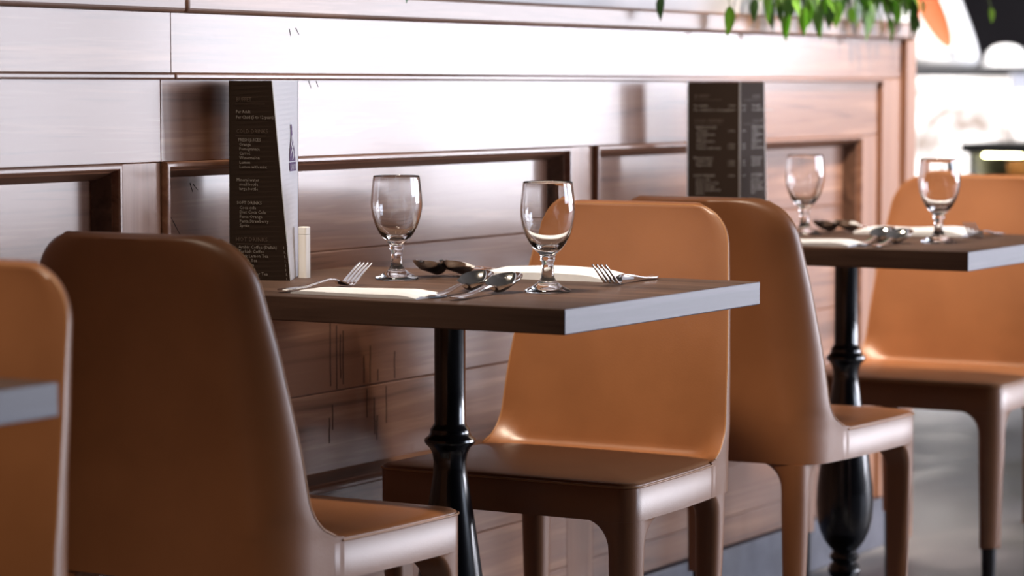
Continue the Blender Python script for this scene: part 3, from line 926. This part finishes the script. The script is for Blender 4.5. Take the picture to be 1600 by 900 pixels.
def plant(label, base, stems, seed, dark=0.4):
    """stems: list of end points relative to base; each stem arches up and trails down, leaves along it"""
    rnd = random.Random(seed)
    t = thing('trailing_plant', label, 'plant', base, 0, 'plants on the partition')
    for (ex, ey, ez, n, drop) in stems:
        p0 = Vector((0, 0, 0)); p3 = Vector((ex, ey, ez)); p1 = Vector((ex * 0.15, ey * 0.3, 0.17)); p2 = Vector((ex * 0.95, ey, ez + drop))
        pts = []
        for k in range(13):
            s = k / 12.0
            pts.append(p0 * (1 - s) ** 3 + p1 * 3 * s * (1 - s) ** 2 + p2 * 3 * s * s * (1 - s) + p3 * s ** 3)
        bm = bmesh.new(); add_tube(bm, pts, [lerp(0.0022, 0.0009, k / 12) for k in range(13)], 6)
        st = mesh_obj('stem', bm, M['stem'], t, smooth=60)
        for k in range(n):
            s = 0.30 + 0.70 * (k + 0.5) / n
            if k == n - 1: s = 1.0
            i = min(11, int(s * 12)); p = pts[i].lerp(pts[i + 1], s * 12 - i)
            d = (pts[i + 1] - pts[i]).normalized()
            j = rnd.randrange(3)
            lf = bpy.data.objects.new('leaf', (LMD if rnd.random() < dark else LM)[j]); COL.objects.link(lf)
            lf.parent = t; lf.location = p
            az = math.atan2(d.y, d.x) + (1 if k % 2 else -1) * rnd.uniform(0.3, 1.1)
            pitch = rnd.uniform(0.55, 1.25) if s < 0.999 else 1.35
            lf.rotation_euler = (rnd.uniform(-0.5, 0.5), pitch, az)
    return t


zs_ = 1.176 + 0.13
rnd0 = random.Random(21)
stems = [(-0.42 + 0.8 * k / 33.0 + rnd0.uniform(-0.02, 0.02), -0.155 + rnd0.uniform(-0.02, 0.012), rnd0.uniform(-0.125, -0.085), 9, 0.11) for k in range(34)]
stems += [(-0.40 + 0.78 * k / 21.0 + rnd0.uniform(-0.02, 0.02), -0.150 + rnd0.uniform(-0.02, 0.02), rnd0.uniform(-0.09, -0.07), 9, 0.09) for k in range(22)]
plant('lush green trailing plant at the right end of the partition top', (5.42, 2.52, zs_), stems, 3, 0.25)
plant('thin trailing sprig with a few leaves over the partition edge, left of the lush plant', (4.66, 2.52, zs_), [(-0.09, -0.160, -0.105, 5, 0.08), (0.195, -0.160, -0.118, 4, 0.10)], 5, 0.7)
plant('single sprig barely dipping into the top edge of the photo', (3.66, 2.50, zs_), [(0.03, -0.140, -0.095, 3, 0.08)], 8, 0.6)
plant('pale hanging sprig in front of the dark wall at top right', (5.72, 2.46, zs_ + 0.01), [(0.28, -0.20, -0.105, 5, 0.10)], 11, 0.3)

# ------------------------------------------------------------------ bar area beyond the partition
t = thing('bar_counter', 'white marble bar counter with grey stone top beyond the partition', 'counter', (9.5, 3.5, 0), 0)
for i in range(3):
    a = i * 0.55
    bm = bmesh.new(); add_box(bm, 0, 0.04, a + 0.001, a + 0.549, 0.0, 1.082, 0.003); mesh_obj('marble_panel', bm, M['marble'], t, smooth=12)
bm = bmesh.new(); add_box(bm, 0, 0.04, -0.40, -0.002, 0.0, 1.02, 0.02, 4); mesh_obj('marble_panel', bm, M['marble'], t, smooth=30)
bm = bmesh.new(); add_box(bm, 0.042, 0.7, 0.01, 1.64, 0, 1.082); mesh_obj('body', bm, M['grey'], t)
bm = bmesh.new(); add_box(bm, -0.012, 0.74, -0.075, 1.66, 1.083, 1.104, 0.003); mesh_obj('countertop', bm, M['slab'], t, smooth=12)

# tall white ceramic vessel with an orange hollow
t = thing('ceramic_vase', 'big white sculptural vessel with an orange hollow, on the bar counter', 'vase', (9.68, 3.825, 1.1043), 0)
bm = bmesh.new()
prof = [(0, 0), (0.11, 0.0), (0.132, 0.015), (0.142, 0.05), (0.142, 0.09), (0.136, 0.14), (0.127, 0.20), (0.117, 0.26), (0.105, 0.33), (0.090, 0.40), (0.070, 0.47), (0.04, 0.53), (0, 0.55)]
add_lathe(bm, prof, 48)
for v in bm.verts: v.co.x *= 0.8; v.co.y += 0.25 * v.co.z
mesh_obj('shell', bm, M['ceramic'], t, smooth=60)
# the hollow: an oval glazed dish on the camera side, with a rounded white lip
nrm = Vector((-1.0, -0.12, 0.02)).normalized(); ctr = Vector((-0.112, 0.030, 0.255))
axv = Vector((0.0, 0.52, 1.0)); axv = (axv - nrm * axv.dot(nrm)).normalized(); axu = axv.cross(nrm).normalized()


def oval(k, off): return [ctr + nrm * off + axu * (0.050 * k * math.cos(2 * PI * j / 40)) + axv * (0.212 * k * math.sin(2 * PI * j / 40)) for j in range(40)]


bm = bmesh.new(); add_loft(bm, [oval(1.0, 0.006), oval(0.9, 0.0), (oval(0.6, -0.008)), oval(0.25, -0.011)], False, True)
o = mesh_obj('hollow', bm, M['orange'], t, smooth=60); o['label'] = 'orange glazed oval hollow'
bm = bmesh.new(); add_loft(bm, [oval(1.14, -0.06), oval(1.13, -0.01), oval(1.07, 0.006), oval(1.0, 0.006)], False, False)
mesh_obj('lip', bm, M['ceramic'], t, smooth=60)

t = thing('dish_cover', 'white ceramic dome cover beside the orange-hollow vessel on the bar', 'cover', (9.90, 3.665, 1.1043), 0)
bm = bmesh.new(); add_lathe(bm, [(0, 0.0), (0.084, 0.0), (0.088, 0.008), (0.085, 0.030), (0.072, 0.055), (0.05, 0.074), (0.025, 0.083), (0, 0.086)], 40); mesh_obj('dome', bm, M['ceramic'], t, smooth=60)
bm = bmesh.new(); add_lathe(bm, [(0, 0.0), (0.100, 0.0), (0.104, 0.004), (0.095, 0.0075), (0, 0.0075)], 40)
mesh_obj('rim_plate', bm, M['ceramic'], t, smooth=60)

t = thing('service_shelf', 'black low shelf with a row of small lights, before the marble bar', 'shelf', (9.0, 3.2, 0), 0)
bm = bmesh.new(); add_box(bm, -0.02, 0.36, -0.6, 0.285, 0.805, 0.838, 0.002); mesh_obj('shelf_board', bm, M['black'], t, smooth=12)
for yy in (0.24, -0.55):
    bm = bmesh.new(); add_box(bm, 0.02, 0.34, yy, yy + 0.03, 0, 0.8045, 0.002); mesh_obj('side_panel', bm, M['grey'], t, smooth=12)
bm = bmesh.new(); add_box(bm, 0.30, 0.33, -0.519, 0.239, 0, 0.8045, 0.002); mesh_obj('rear_panel', bm, M['grey'], t, smooth=12)
bm = bmesh.new(); add_box(bm, 0.02, 0.298, -0.519, 0.239, 0.695, 0.720, 0.002); mesh_obj('lower_board', bm, M['black'], t, smooth=12)
for k in range(22):
    bm = bmesh.new(); add_lathe(bm, [(0, -0.005), (0.004, -0.0035), (0.0055, 0), (0.004, 0.0035), (0, 0.005)], 10)
    yy = 0.200 - 0.0140 * k - (0.012 if k > 9 else 0)
    mesh_obj('light_bulb', bm, M['bulb'], t, loc=(-0.004, yy, 0.7975))
t = thing('wooden_crate', 'orange brown wooden crate under the row of small lights', 'crate', (9.06, 3.20, 0.7205), 0)
bm = bmesh.new(); add_box(bm, 0, 0.015, -0.28, 0.145, 0, 0.062, 0.003); mesh_obj('front_board', bm, M['box'], t, smooth=12)
bm = bmesh.new(); add_box(bm, 0.18, 0.195, -0.28, 0.145, 0, 0.062, 0.003); mesh_obj('rear_board', bm, M['box'], t, smooth=12)
for yy in (-0.28, 0.13):
    bm = bmesh.new(); add_box(bm, 0.0152, 0.1798, yy, yy + 0.015, 0, 0.062, 0.003); mesh_obj('end_board', bm, M['box'], t, smooth=12)
bm = bmesh.new(); add_box(bm, 0.0152, 0.1798, -0.2648, 0.1298, 0, 0.012); mesh_obj('bottom_board', bm, M['box'], t)
